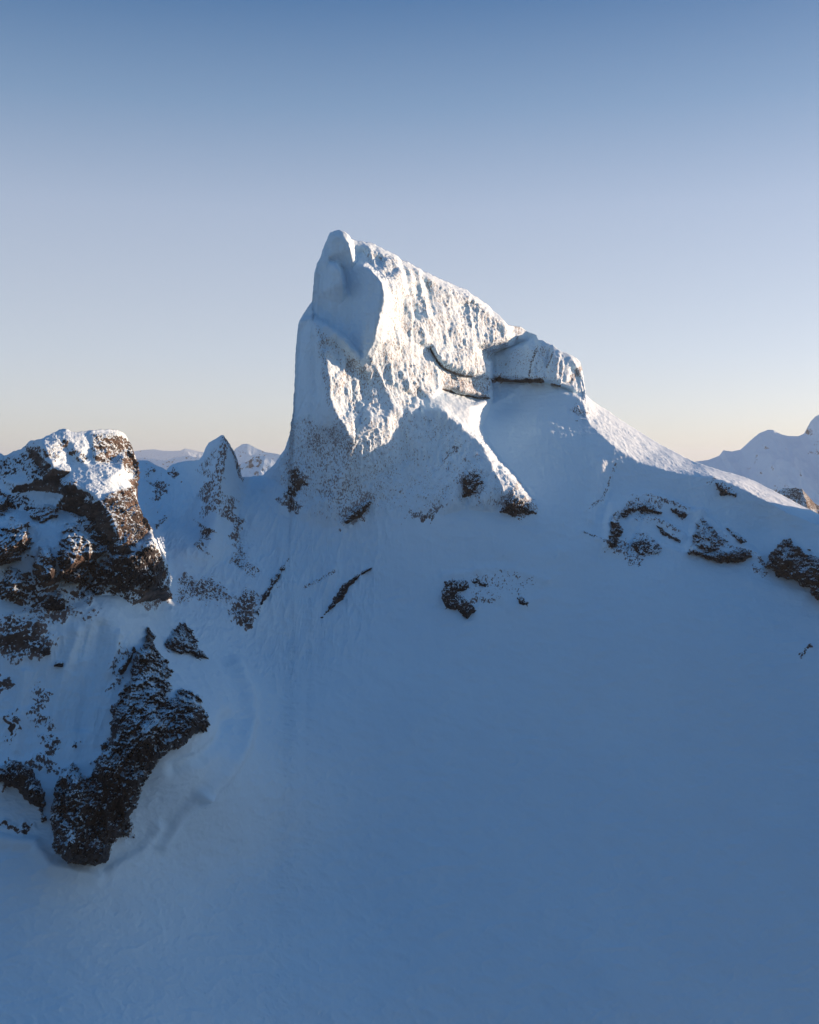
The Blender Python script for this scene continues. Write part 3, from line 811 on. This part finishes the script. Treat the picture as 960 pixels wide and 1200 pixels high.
def loft_body(name, sky, lines, rock_items, bottom, mat, label, cat, density=1.3, nv=260, seed=0, sink=4, amp=1.0, kind='thing', back=200, drop=150, parent_ev=base_ev, sm=1.0, parts=()):
    top = np.array(sky, float)
    s = np.concatenate([[0], np.cumsum(np.hypot(np.diff(top[:, 0]), np.diff(top[:, 1])))])
    nu = int(s[-1] * density)
    u = np.linspace(0, s[-1], nu)
    tx, ty = np.interp(u, s, top[:, 0]), np.interp(u, s, top[:, 1])
    ty = ty + fbm(np.stack([u, 0 * u, 0 * u], -1), 7, 4, seed + 5) * 2.2
    bt = np.array(bottom, float)
    sb = np.linspace(0, 1, len(bt)) if bt.shape[1] == 2 else bt[:, 2]
    bx, by = np.interp(u / s[-1], sb, bt[:, 0]), np.interp(u / s[-1], sb, bt[:, 1])
    t = np.linspace(0, 1, nv)[:, None]
    PX = tx * (1 - t) + bx * t
    PY = ty * (1 - t) + by * t
    D = tin_eval(lines, lambda a, b: parent_ev(a, b) + sink, PX, PY)
    D = np.where(np.isnan(D), parent_ev(PX, PY) + sink, D)
    D = blur(D, sm)
    P = unproject(PX, PY, D)
    n = grid_normals(P)
    flip = (n[..., 1] > 0).mean() > .5
    n = -n if flip else n
    rk = paint(PX, PY, rock_items)
    r = blur(np.clip(rk, 0, 1), 2)
    edge = .3 + .7 * sstep(0, 8, np.hypot(PY - ty, PX - tx))
    disp = r * (1.8 * fbm(P, (12, 12, 16), 3, seed + 41, .55, True) + 1.5 * fbm(P, (4.2, 4.2, 5), 3, seed + 45, .6, True) + .5 * fbm(P, 2.0, 2, seed + 51))
    disp += r * (1.5 * facets(P, (10, 10, 11), seed + 1) + .7 * facets(P, (4, 4, 4), seed + 2))
    disp += (1 - r) * (.6 * fbm(P, 25, 3, seed + 61) + .5 * fbm(P, (5, 9, 9), 3, seed + 65))
    P = P + n * (disp * edge * amp)[..., None]
    rows = []
    NB = 12
    for q in np.linspace(0, 1, NB + 1)[1:]:
        b = 2 + back * q ** 1.7
        row = P[0].copy()
        row[:, 1] += b
        row[:, 0] += b * P[0, :, 0] / P[0, :, 1]
        row[:, 2] -= drop * (b / back) ** 1.25
        row[:, 2] += fbm(row, 22, 4, seed + 91, .5, True) * min(b * .15, 5)
        rows.append(row)
    A = np.concatenate([np.array(rows)[::-1], P], 0)
    RK = np.concatenate([np.full((NB, nu), .55), rk], 0)
    q = quad_index(A.shape[0], nu)
    if not flip:
        q = q[..., ::-1]
    NN = grid_normals(A)
    if flip:
        NN = -NN
    QX = np.full(q.shape[:2], -999.)
    QY = QX.copy()
    QX[NB:] = (PX[:-1, :-1] + PX[1:, 1:]) / 2
    QY[NB:] = (PY[:-1, :-1] + PY[1:, 1:]) / 2
    left = np.ones(q.shape[:2], bool)
    masks = []
    for pn, poly in parts:
        m = inside(poly, QX + 2 * np.sin(QY * .5), QY + 2 * np.sin(QX * .4)) & left
        left &= ~m
        masks.append((pn, m))
    o = mesh_from(name, A, q[left], mat, RK, NN)
    for pn, m in masks:
        mesh_from(pn, A, q[m], mat, RK, NN, parent=o)
    return tag(o, label, cat, kind=kind)


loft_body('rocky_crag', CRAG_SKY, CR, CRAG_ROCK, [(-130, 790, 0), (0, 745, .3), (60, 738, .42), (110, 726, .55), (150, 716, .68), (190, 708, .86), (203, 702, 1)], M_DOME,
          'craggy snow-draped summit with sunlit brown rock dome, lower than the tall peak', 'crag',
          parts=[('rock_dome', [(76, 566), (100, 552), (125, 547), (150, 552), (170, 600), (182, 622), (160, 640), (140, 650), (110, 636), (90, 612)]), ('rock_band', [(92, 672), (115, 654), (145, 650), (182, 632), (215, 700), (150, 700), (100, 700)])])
print('crag', round(time.time() - T0, 1))


def crag_depth(px, py):
    t = tin_eval(CR, lambda a, b: base_ev(a, b) + 4, px, py)
    return np.where(np.isnan(t), base_ev(px, py), t)


# ------------------------------------------------------------------ rock outcrops: bodies that stand proud of the snow
def outcrop(poly, H, W, label, group=None, parent='main', rock=.86, mat=M_CRAG, seed=0, step=.85, name='rock_outcrop', tiltx=0., tilty=0., amp=1.0, cat='rock outcrop', sink=2.5, capped=0., bumps=()):
    p = np.array(poly, float)
    x0, y0 = p.min(0) - 6
    x1, y1 = p.max(0) + 6
    nx, ny = int((x1 - x0) / step) + 2, int((y1 - y0) / step) + 2
    px, py = np.meshgrid(np.linspace(x0, x1, nx), np.linspace(y0, y1, ny))
    ev = {'main': base_ev, 'crag': crag_depth}[parent]
    if parent == 'main':
        Dp = main_depth(px, py)
    else:
        Dp = ev(px, py)
    Dp = blur(Dp, 2)
    sd = edge_dist(poly, px, py) * np.where(inside(poly, px, py), 1, -1)
    P0 = unproject(px, py, Dp)
    sd = sd + 19.0 * fbm(P0, 9, 6, seed + 3, .68) * min(1, W / 6.5) - .6
    prof = 1 - np.exp(-np.clip(sd, 0, None) / W)
    cx, cy = p.mean(0)
    tl = 1 + tiltx * (px - cx) / (x1 - x0) * 2 + tilty * (py - cy) / (y1 - y0) * 2
    h = H * prof * np.clip(tl, .1, 3)
    h = np.where(sd > 0, h, -sink * sstep(0, 1.5, -sd) * 1.0)
    rg = 1.0 * fbm(P0, (12, 16, 17), 4, seed + 11, .55, True) * min(H * .7, 6.5) + fbm(P0, (3.6, 4.5, 5.5), 4, seed + 21, .65, True) * min(H * .5, 3.2)
    h = h + rg * np.clip(sd / 5, 0, 1) * amp
    fz = facets(P0, (7.5, 9, 11), seed + 5) * min(H * .28, 3.2) + facets(P0, (2.8, 3.4, 4.2), seed + 6) * min(H * .16, 1.5)
    h = h + fz * np.clip(sd / 3, 0, 1)
    rmod = 0
    for bxx, byy, rx, ry, ro, ah, ar in bumps:
        c_, s_ = math.cos(R(ro)), math.sin(R(ro))
        g = np.exp(-((((px - bxx) * c_ + (py - byy) * s_) / rx) ** 2 + ((-(px - bxx) * s_ + (py - byy) * c_) / ry) ** 2))
        h = h + ah * g * np.clip(sd / 3, 0, 1)
        rmod = rmod + ar * g
    d = Dp - h
    P = unproject(px, py, d)
    P = P + (fbm(P, 3.2, 3, seed + 31, .6) * np.clip(sd / 3, 0, 1) * 1.3)[..., None] * np.array([.6, -.3, .8])
    q = quad_index(ny, nx)
    ins = sd[:-1, :-1] > -3.5
    n = grid_normals(P)
    if (n[..., 1] > 0).mean() <= .5:
        q = q[..., ::-1]
    rk = np.clip(sd / 5 + .5, .45, 1) * rock + rmod
    rk = rk * (1 - .5 * sstep(.08, .32, fbm(P0, (14, 14, 10), 3, seed + 55)))
    if capped:
        rk = rk * (1 - capped * sstep(y0 + (y1 - y0) * .4, y0, py))
    o = mesh_from(name, P, q[ins], mat, rk)
    return tag(o, label, cat, group)


def sc(pts, f, ox, oy):
    return [(ox + x / f, oy + y / f) for x, y in pts]


# big dark crag low on the left, with its companions
outcrop([(173, 737), (160, 767), (147, 800), (135, 830), (128, 850), (120, 875), (112, 890), (104, 915), (98, 905), (90, 892), (80, 895), (70, 905), (64, 930), (58, 960), (60, 990), (72, 1006), (90, 1015), (110, 1016), (127, 1010), (133, 990),
         (157, 982), (153, 957), (163, 935), (178, 900), (198, 884), (225, 866), (247, 850), (242, 830), (232, 813), (214, 808), (198, 815), (204, 792), (190, 767), (180, 750)],
        15, 9, 'large dark jagged crag low on the shaded slope, widest of the dark outcrops', seed=100, tilty=.2, amp=1.1,
        bumps=[(228, 836, 16, 20, 0, 9, .1), (163, 790, 9, 45, 18, 6, .1), (206, 798, 9, 10, 0, -7, -.6), (190, 830, 8, 14, 20, -4, .1), (150, 895, 7, 40, 25, -5, .15), (172, 862, 10, 28, 35, 5, 0), (125, 900, 9, 28, 15, 5, -.1),
               (88, 925, 12, 22, 0, 5, -.28), (80, 985, 14, 18, 0, 4, -.18), (112, 965, 9, 30, 20, -5, .25), (150, 820, 6, 12, 0, -3, -.35), (140, 860, 8, 10, 0, 2, -.2), (120, 1000, 20, 8, 0, 3, .2), (210, 870, 16, 6, -20, 0, -.2)])
outcrop([(196, 744), (217, 728), (226, 740), (233, 757), (250, 776), (230, 771), (207, 767), (193, 756)], 7, 5, 'small dark wedge-shaped rock just above the large jagged crag', seed=140)
outcrop([(0, 897), (17, 888), (37, 900), (46, 915), (53, 935), (57, 963), (49, 966), (38, 942), (20, 926), (0, 918), (-20, 915), (-20, 893)], 9, 4, 'dark curved rock band arching beside the large jagged crag', seed=150, rock=1.3)
outcrop([(45, 764), (53, 750), (58, 756), (62, 768), (52, 770)], 4, 3, 'tiny dark rock peeking from snow under the crag summit', seed=155)
outcrop([(62, 781), (68, 773), (77, 776), (75, 783)], 3, 2, 'tiny flat rock alone on the open snow of the gully', seed=157)
outcrop([(137, 786), (149, 770), (156, 758), (160, 764), (150, 780), (141, 792)], 4, 3, 'thin rock sliver on snow next to the upper end of the large crag', seed=158)
# crags on the left summit
G = 'sunlit crags below the rocky summit'
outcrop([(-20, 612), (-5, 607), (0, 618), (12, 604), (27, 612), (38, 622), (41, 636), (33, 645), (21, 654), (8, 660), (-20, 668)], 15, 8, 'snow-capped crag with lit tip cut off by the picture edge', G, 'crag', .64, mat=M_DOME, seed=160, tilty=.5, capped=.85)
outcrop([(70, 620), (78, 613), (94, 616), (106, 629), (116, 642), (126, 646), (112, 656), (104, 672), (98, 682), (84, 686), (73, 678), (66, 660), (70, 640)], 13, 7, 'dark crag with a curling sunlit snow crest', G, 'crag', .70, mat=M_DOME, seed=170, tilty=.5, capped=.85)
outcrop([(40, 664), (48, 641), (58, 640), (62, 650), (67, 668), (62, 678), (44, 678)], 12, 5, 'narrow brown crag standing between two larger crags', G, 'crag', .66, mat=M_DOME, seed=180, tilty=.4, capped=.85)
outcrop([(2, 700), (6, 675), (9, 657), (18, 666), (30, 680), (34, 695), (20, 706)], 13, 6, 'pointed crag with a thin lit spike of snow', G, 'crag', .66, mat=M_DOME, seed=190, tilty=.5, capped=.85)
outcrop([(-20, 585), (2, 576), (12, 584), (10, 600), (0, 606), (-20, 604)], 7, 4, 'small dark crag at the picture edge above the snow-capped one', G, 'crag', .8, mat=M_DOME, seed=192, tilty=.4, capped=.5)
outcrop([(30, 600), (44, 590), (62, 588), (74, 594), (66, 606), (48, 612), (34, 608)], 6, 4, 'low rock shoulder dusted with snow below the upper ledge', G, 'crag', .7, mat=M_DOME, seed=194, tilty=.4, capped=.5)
outcrop([(100, 694), (106, 668), (122, 655), (142, 650), (160, 644), (174, 630), (184, 634), (190, 652), (195, 676), (196, 694), (178, 692), (160, 688), (134, 690), (112, 698)], 6, 7,
        'broad snow-topped rock shoulder at the foot of the sunlit dome', G, 'crag', .62, mat=M_CRAG, seed=196, tilty=-.3, capped=.75)
outcrop([(44, 712), (56, 694), (70, 690), (82, 700), (80, 716), (60, 722)], 6, 4, 'rough boulder cluster on shaded snow beneath the crags', G, 'crag', .75, mat=M_CRAG, seed=198, capped=.4)
# mid slope
G = 'thin rock ribs crossing the shaded snow'
outcrop([(341, 651), (336, 668), (322, 688), (312, 705), (303, 722), (297, 718), (306, 700), (318, 680), (328, 663)], 5, 2.5, 'wider of two thin dark ribs, joined to speckled rocks', G, seed=200, rock=1.2, step=.6)
outcrop([(441, 662), (424, 676), (410, 691), (396, 709), (377, 729), (373, 723), (387, 705), (400, 687), (418, 671)], 4, 2.5, 'slender dark rib slanting alone on smooth snow below the tower', G, seed=210, rock=1.2, step=.6)
G = 'broken rocks in the middle of the slope'
outcrop([(520, 681), (535, 677), (549, 681), (553, 690), (541, 695), (552, 705), (559, 716), (548, 727), (536, 716), (520, 716), (517, 699)], 4, 3, 'largest broken rock patch in the middle of the slope', G, seed=220, rock=1.1, step=.7)
outcrop([(549, 676), (562, 676), (575, 684), (570, 689), (553, 684)], 3, 2, 'small rock next to the largest mid-slope patch', G, seed=230, rock=1.1, step=.6)
outcrop([(605, 700), (613, 697), (623, 705), (620, 713), (606, 712)], 2.5, 2, 'isolated small rock under two thin rock streaks', G, seed=240, rock=1.0, step=.6)
outcrop([(576, 666), (586, 667), (594, 671), (585, 673)], 2, 1.5, 'tiny rock streak above the middle patch', G, seed=245, step=.5)
outcrop([(601, 668), (612, 669), (619, 674), (606, 675)], 2, 1.5, 'tiny rock streak farther along from the middle patch', G, seed=247, step=.5)
# right group
G = 'dark rocks below the sunlit crest'
outcrop([(724, 604), (728, 594), (742, 584), (762, 586), (781, 603), (770, 604), (752, 602), (738, 603), (730, 606)], 5, 4, 'low snow-dusted ledge with dark underside beneath the crest', G, seed=250, rock=.72, tilty=.5, step=.7)
outcrop([(711, 636), (712, 612), (719, 597), (728, 606), (730, 622), (724, 640), (716, 645)], 8, 4, 'upright snowy fin of rock on the edge of the open slope', G, seed=260, rock=.72, tiltx=-.5, step=.7)
outcrop([(762, 610), (776, 617), (801, 634), (797, 638), (776, 627)], 4, 2, 'slanting black crack-like rock ledge', G, seed=270, rock=1.3, step=.6)
outcrop([(806, 650), (811, 622), (822, 603), (836, 616), (852, 632), (843, 642), (828, 652)], 7, 5, 'pyramid-shaped rock mostly plastered with snow', G, seed=280, rock=.64, tiltx=-.3, step=.7)
outcrop([(808, 645), (828, 646), (852, 645), (872, 640), (886, 652), (866, 660), (842, 658), (818, 653)], 6, 2.5, 'flat slab with black overhanging lower edge', G, seed=290, rock=1.2, tilty=.8, step=.6)
outcrop([(838, 565), (850, 569), (866, 577), (864, 584), (845, 581)], 4, 3, 'small dark rock close under the sunlit snow crest', G, seed=300, step=.6)
outcrop([(895, 665), (900, 648), (909, 634), (925, 631), (940, 644), (960, 654), (1000, 668), (1040, 700), (1020, 725), (960, 700), (940, 690), (918, 676)], 11, 7, 'big black speckled outcrop reaching the edge of the picture', G, seed=310, rock=1.15)
outcrop([(738, 640), (750, 628), (768, 630), (782, 642), (770, 652), (748, 654)], 4, 3, 'half-buried rock patch in the hollow of the rock band', G, seed=320, rock=.62, step=.6)
outcrop([(782, 592), (800, 594), (812, 603), (800, 609), (786, 602)], 3.5, 2.5, 'small snowy step between the ledge and the pyramid rock', G, seed=322, rock=.7, step=.6)
outcrop([(852, 618), (866, 624), (880, 636), (868, 640), (856, 630)], 3.5, 2.5, 'small rock rib beside the pyramid rock', G, seed=324, rock=.72, step=.6)
G = 'dark rocks at the foot of the peak'
outcrop([(400, 612), (406, 600), (420, 590), (434, 586), (432, 598), (418, 610), (406, 617)], 5, 3, 'slanting black rock under the speckled lower wall', G, seed=330, rock=.8, amp=1.4, step=.6)
outcrop([(538, 572), (542, 556), (554, 548), (566, 552), (566, 566), (554, 580), (542, 582)], 3.2, 4, 'dark rock boss halfway along the foot of the rib', G, seed=332, rock=.72, amp=1.5, step=.6)
outcrop([(586, 600), (592, 584), (604, 578), (616, 584), (630, 600), (622, 606), (604, 607)], 3.2, 4, 'dark rock boss at the lower tip of the sunlit rib', G, seed=334, rock=.72, amp=1.5, step=.6)
print('outcrops', round(time.time() - T0, 1))


# ------------------------------------------------------------------ distant mountains
def far_mountain(name, sky, dist, label, cat, seed, base_z=-900, spread=1.6, rock=.5, rough=.022, kind='thing', nv=160, face=(0., 0.), mat=None):
    """a ridge of real size at its own distance: a crest line with spurs on both flanks"""
    top = np.array(sky, float)
    nu = int((top[-1, 0] - top[0, 0]) * 1.4) + 60
    px = np.linspace(top[0, 0], top[-1, 0], nu)
    py = np.interp(px, top[:, 0], top[:, 1])
    d0 = np.full(nu, float(dist)) + (px - px.mean()) * face[0]
    C = unproject(px, py, d0)
    s = np.linspace(-1, 1, 2 * nv)
    s = np.sign(s) * np.abs(s) ** 1.5
    hgt = C[:, 2] - base_z
    P = np.zeros((2 * nv, nu, 3))
    m = hgt.max()
    for i, q in enumerate(s):
        P[i, :, 0] = C[:, 0]
        P[i, :, 1] = C[:, 1] + q * m * spread
        P[i, :, 2] = C[:, 2] - hgt * (np.abs(q) ** .95)
    fall = np.minimum(np.abs(s) * 6, 1)[:, None]
    rg = fbm(P * np.array([1, .55, 1]), (m * .55, m * 1.1, m * 1.2), 6, seed, .5, True)
    P[..., 2] += rg * fall * m * .12 - fall * m * .05 + fbm(P, m * .12, 4, seed + 9, .5, True) * m * rough * (.10 + fall)
    A = P[::-1]
    q = quad_index(*A.shape[:2])
    n = grid_normals(A)
    if n[..., 2].mean() > 0:
        q = q[..., ::-1]
    o = mesh_from(name, A, q.reshape(-1, 4), mat or M_FAR, np.full(A.shape[:2], rock))
    return tag(o, label, cat, kind=kind)


far_mountain('distant_mountain', [(780, 560), (815, 541), (830, 539), (843, 534), (848, 528), (858, 529), (868, 527), (880, 516), (890, 508), (900, 504), (906, 504), (915, 509), (924, 511), (936, 511), (944, 507),
                                  (950, 494), (956, 488), (965, 484), (990, 500), (1050, 520)], 5200, 'broad shaded snowy mountain with two humps beyond the sunlit crest', 'mountain', 400, rock=.30, base_z=-1100, spread=1.5)
far_mountain('rocky_knoll', [(900, 590), (912, 576), (918, 572), (930, 572), (940, 573), (946, 580), (955, 590), (975, 600), (990, 610)], 1500, 'small dark rocky knoll showing just behind the sunlit crest', 'knoll', 420, rock=.8, base_z=-260, spread=1.0, mat=M_CRAG)
far_mountain('distant_peak', [(262, 560), (275, 549), (283, 543), (292, 540), (297, 535), (304, 535), (310, 534), (318, 538), (328, 545), (345, 560)], 5200, 'nearest far peak in the gap, half sunlit and half blue', 'mountain', 440, rock=.42, base_z=-700, spread=1.1)
far_mountain('distant_peak', [(255, 545), (266, 536), (276, 526), (284, 520.5), (290, 520), (296, 523), (302, 526), (312, 530), (325, 532), (345, 537), (380, 545)], 9500, 'pale blunt peak behind the half sunlit one in the gap', 'mountain', 460, rock=.40, base_z=-1100, spread=1.2)
far_mountain('distant_range', [(100, 535), (140, 530), (157, 529), (166, 527.5), (180, 526.5), (190, 528), (202, 528.5), (212, 528), (217, 525.5), (224, 527), (232, 529), (242, 531), (255, 533), (280, 533), (320, 533), (345, 534), (400, 536)],
             19000, 'faint low range on the horizon past the saddle', 'mountain range', 480, rock=.40, base_z=-1100, spread=2.0, kind='thing')
far_mountain('distant_ridge', [(120, 548), (150, 541), (165, 536), (180, 538), (195, 540), (205, 536), (220, 534), (236, 537), (260, 542)], 11000, 'snow-streaked ridge in front of the faint horizon range', 'mountain ridge', 500, rock=.45, base_z=-1100, spread=1.4)

# valley floor, one sheet to the horizon
gx = np.linspace(-30000, 30000, 260)
gx = np.sign(gx) * np.abs(gx / 30000) ** 2 * 30000
X, Y = np.meshgrid(gx, gx)
G0 = np.stack([X, Y, 0 * X], -1)
Z = -1050 + 180 * fbm(G0, 6000, 5, 600, .5, True)
G0[..., 2] = Z
q = quad_index(*Z.shape)
o = mesh_from('ground', G0, q.reshape(-1, 4), M_FAR, np.full(Z.shape, .9))
tag(o, 'snowy valley floor far below the mountain', kind='structure')

# added unseen hill behind the viewpoint, keeps low sky light off the lower slope
hx, hs = np.meshgrid(np.linspace(-3000, 3000, 300), np.linspace(0, 1, 120))
H0 = np.stack([hx, -160 - 1500 * hs, -750 + 960 * np.sin(hs * math.pi * .8 + .05)], -1)
H0[..., 2] += 120 * fbm(H0, 500, 6, 700, .5, True)
o = mesh_from('light_blocking_hill', H0, quad_index(*hx.shape).reshape(-1, 4), M_BLOCKER)
tag(o, 'added dark hill behind the viewpoint, blocking low sky light from the slope', kind='structure')

# ------------------------------------------------------------------ light, sky, air, camera
hz = bpy.data.meshes.new('haze')
hb = bmesh.new()
bmesh.ops.create_cube(hb, size=1.0)
bmesh.ops.scale(hb, vec=(62000, 62000, 1850), verts=hb.verts)
hb.to_mesh(hz)
hb.free()
ho = bpy.data.objects.new('haze', hz)
ho.location = (0, 0, -640)
col.objects.link(ho)
tag(ho, 'thin even winter haze filling the air', kind='stuff')
hm = bpy.data.materials.new('haze')
hm.use_nodes = True
hm.node_tree.nodes.clear()
_o = hm.node_tree.nodes.new('ShaderNodeOutputMaterial')
_v = hm.node_tree.nodes.new('ShaderNodeVolumePrincipled')
_v.inputs['Color'].default_value = (.62, .82, 1, 1)
_v.inputs['Density'].default_value = 3.5e-5
_v.inputs['Anisotropy'].default_value = .2
hm.node_tree.links.new(_v.outputs[0], _o.inputs['Volume'])
hz.materials.append(hm)

w = bpy.data.worlds.new("World")
scene.world = w
w.use_nodes = True
nt = w.node_tree
bg = nt.nodes['Background']
sk = nt.nodes.new('ShaderNodeTexSky')
sk.sky_type = 'NISHITA'
sk.sun_disc = False
sk.sun_elevation = SUN_EL
# sun direction in world: to the right (+X) and a bit beyond (+Y)
sdir = Vector((math.cos(SUN_AZ) * math.cos(SUN_EL), math.sin(SUN_AZ) * math.cos(SUN_EL), math.sin(SUN_EL)))
sk.sun_rotation = math.atan2(sdir.x, sdir.y)
sk.altitude = 2000
sk.air_density = .6
sk.dust_density = 5.0
sk.ozone_density = 1.5
tint = nt.nodes.new('ShaderNodeMix')
tint.data_type = 'RGBA'
tint.blend_type = 'MULTIPLY'
tint.inputs['Factor'].default_value = 1
tint.inputs[7].default_value = (.97, .985, 1.03, 1)
nt.links.new(sk.outputs[0], tint.inputs[6])
# low haze whitens and evens the sky towards the horizon
tc = nt.nodes.new('ShaderNodeTexCoord')
nrm = nt.nodes.new('ShaderNodeSeparateXYZ')
nt.links.new(tc.outputs['Generated'], nrm.inputs[0])
asn = nt.nodes.new('ShaderNodeMath')
asn.operation = 'ARCSINE'
nt.links.new(nrm.outputs['Z'], asn.inputs[0])
deg = nt.nodes.new('ShaderNodeMath')
deg.operation = 'MULTIPLY'
deg.inputs[1].default_value = 1 / R(90)
nt.links.new(asn.outputs[0], deg.inputs[0])
ramp = nt.nodes.new('ShaderNodeValToRGB')
stops = [(0, (.76, .71, .63)), (1.4, (.74, .69, .615)), (3, (.72, .70, .66)), (5.5, (.65, .67, .69)), (13, (.465, .535, .65)), (18, (.235, .355, .52)), (23, (.075, .185, .375)), (45, (.04, .165, .37)), (90, (.03, .135, .35))]
el = ramp.color_ramp.elements
for k, (e, c) in enumerate(stops):
    q = el[k] if k < 2 else el.new(e / 90)
    q.position = e / 90
    q.color = (*c, 1)
nt.links.new(deg.outputs[0], ramp.inputs[0])
scl = nt.nodes.new('ShaderNodeVectorMath')
scl.operation = 'SCALE'
scl.inputs['Scale'].default_value = 1 / (.116 * 2 ** 1.12)
nt.links.new(ramp.outputs[0], scl.inputs[0])
mixs = nt.nodes.new('ShaderNodeMix')
mixs.data_type = 'RGBA'
mixs.inputs['Factor'].default_value = .74
nt.links.new(tint.outputs[2], mixs.inputs[6])
nt.links.new(scl.outputs[0], mixs.inputs[7])
nt.links.new(mixs.outputs[2], bg.inputs[0])
bg.inputs[1].default_value = .116

L = bpy.data.lights.new('sun', 'SUN')
L.energy = 5.0
L.angle = R(.6)
L.color = (1.0, .60, .385)
lo = bpy.data.objects.new('sun', L)
lo.rotation_euler = (-sdir).to_track_quat('-Z', 'Y').to_euler()
lo.location = sdir * 500
col.objects.link(lo)

cam = bpy.data.cameras.new('camera')
cam.sensor_fit = 'HORIZONTAL'
cam.sensor_width = 36
cam.lens = 36 * F / 960
cam.clip_start = 1
cam.clip_end = 200000
co = bpy.data.objects.new('camera', cam)
co.rotation_euler = (math.pi / 2 - PITCH, 0, 0)
col.objects.link(co)
scene.camera = co

vs = scene.view_settings
vs.view_transform = 'Standard'
vs.look = 'None'
vs.exposure = 1.12
vs.gamma = 1
scene.cycles.use_denoising = True
scene.cycles.max_bounces = 6
print('done', round(time.time() - T0, 1))
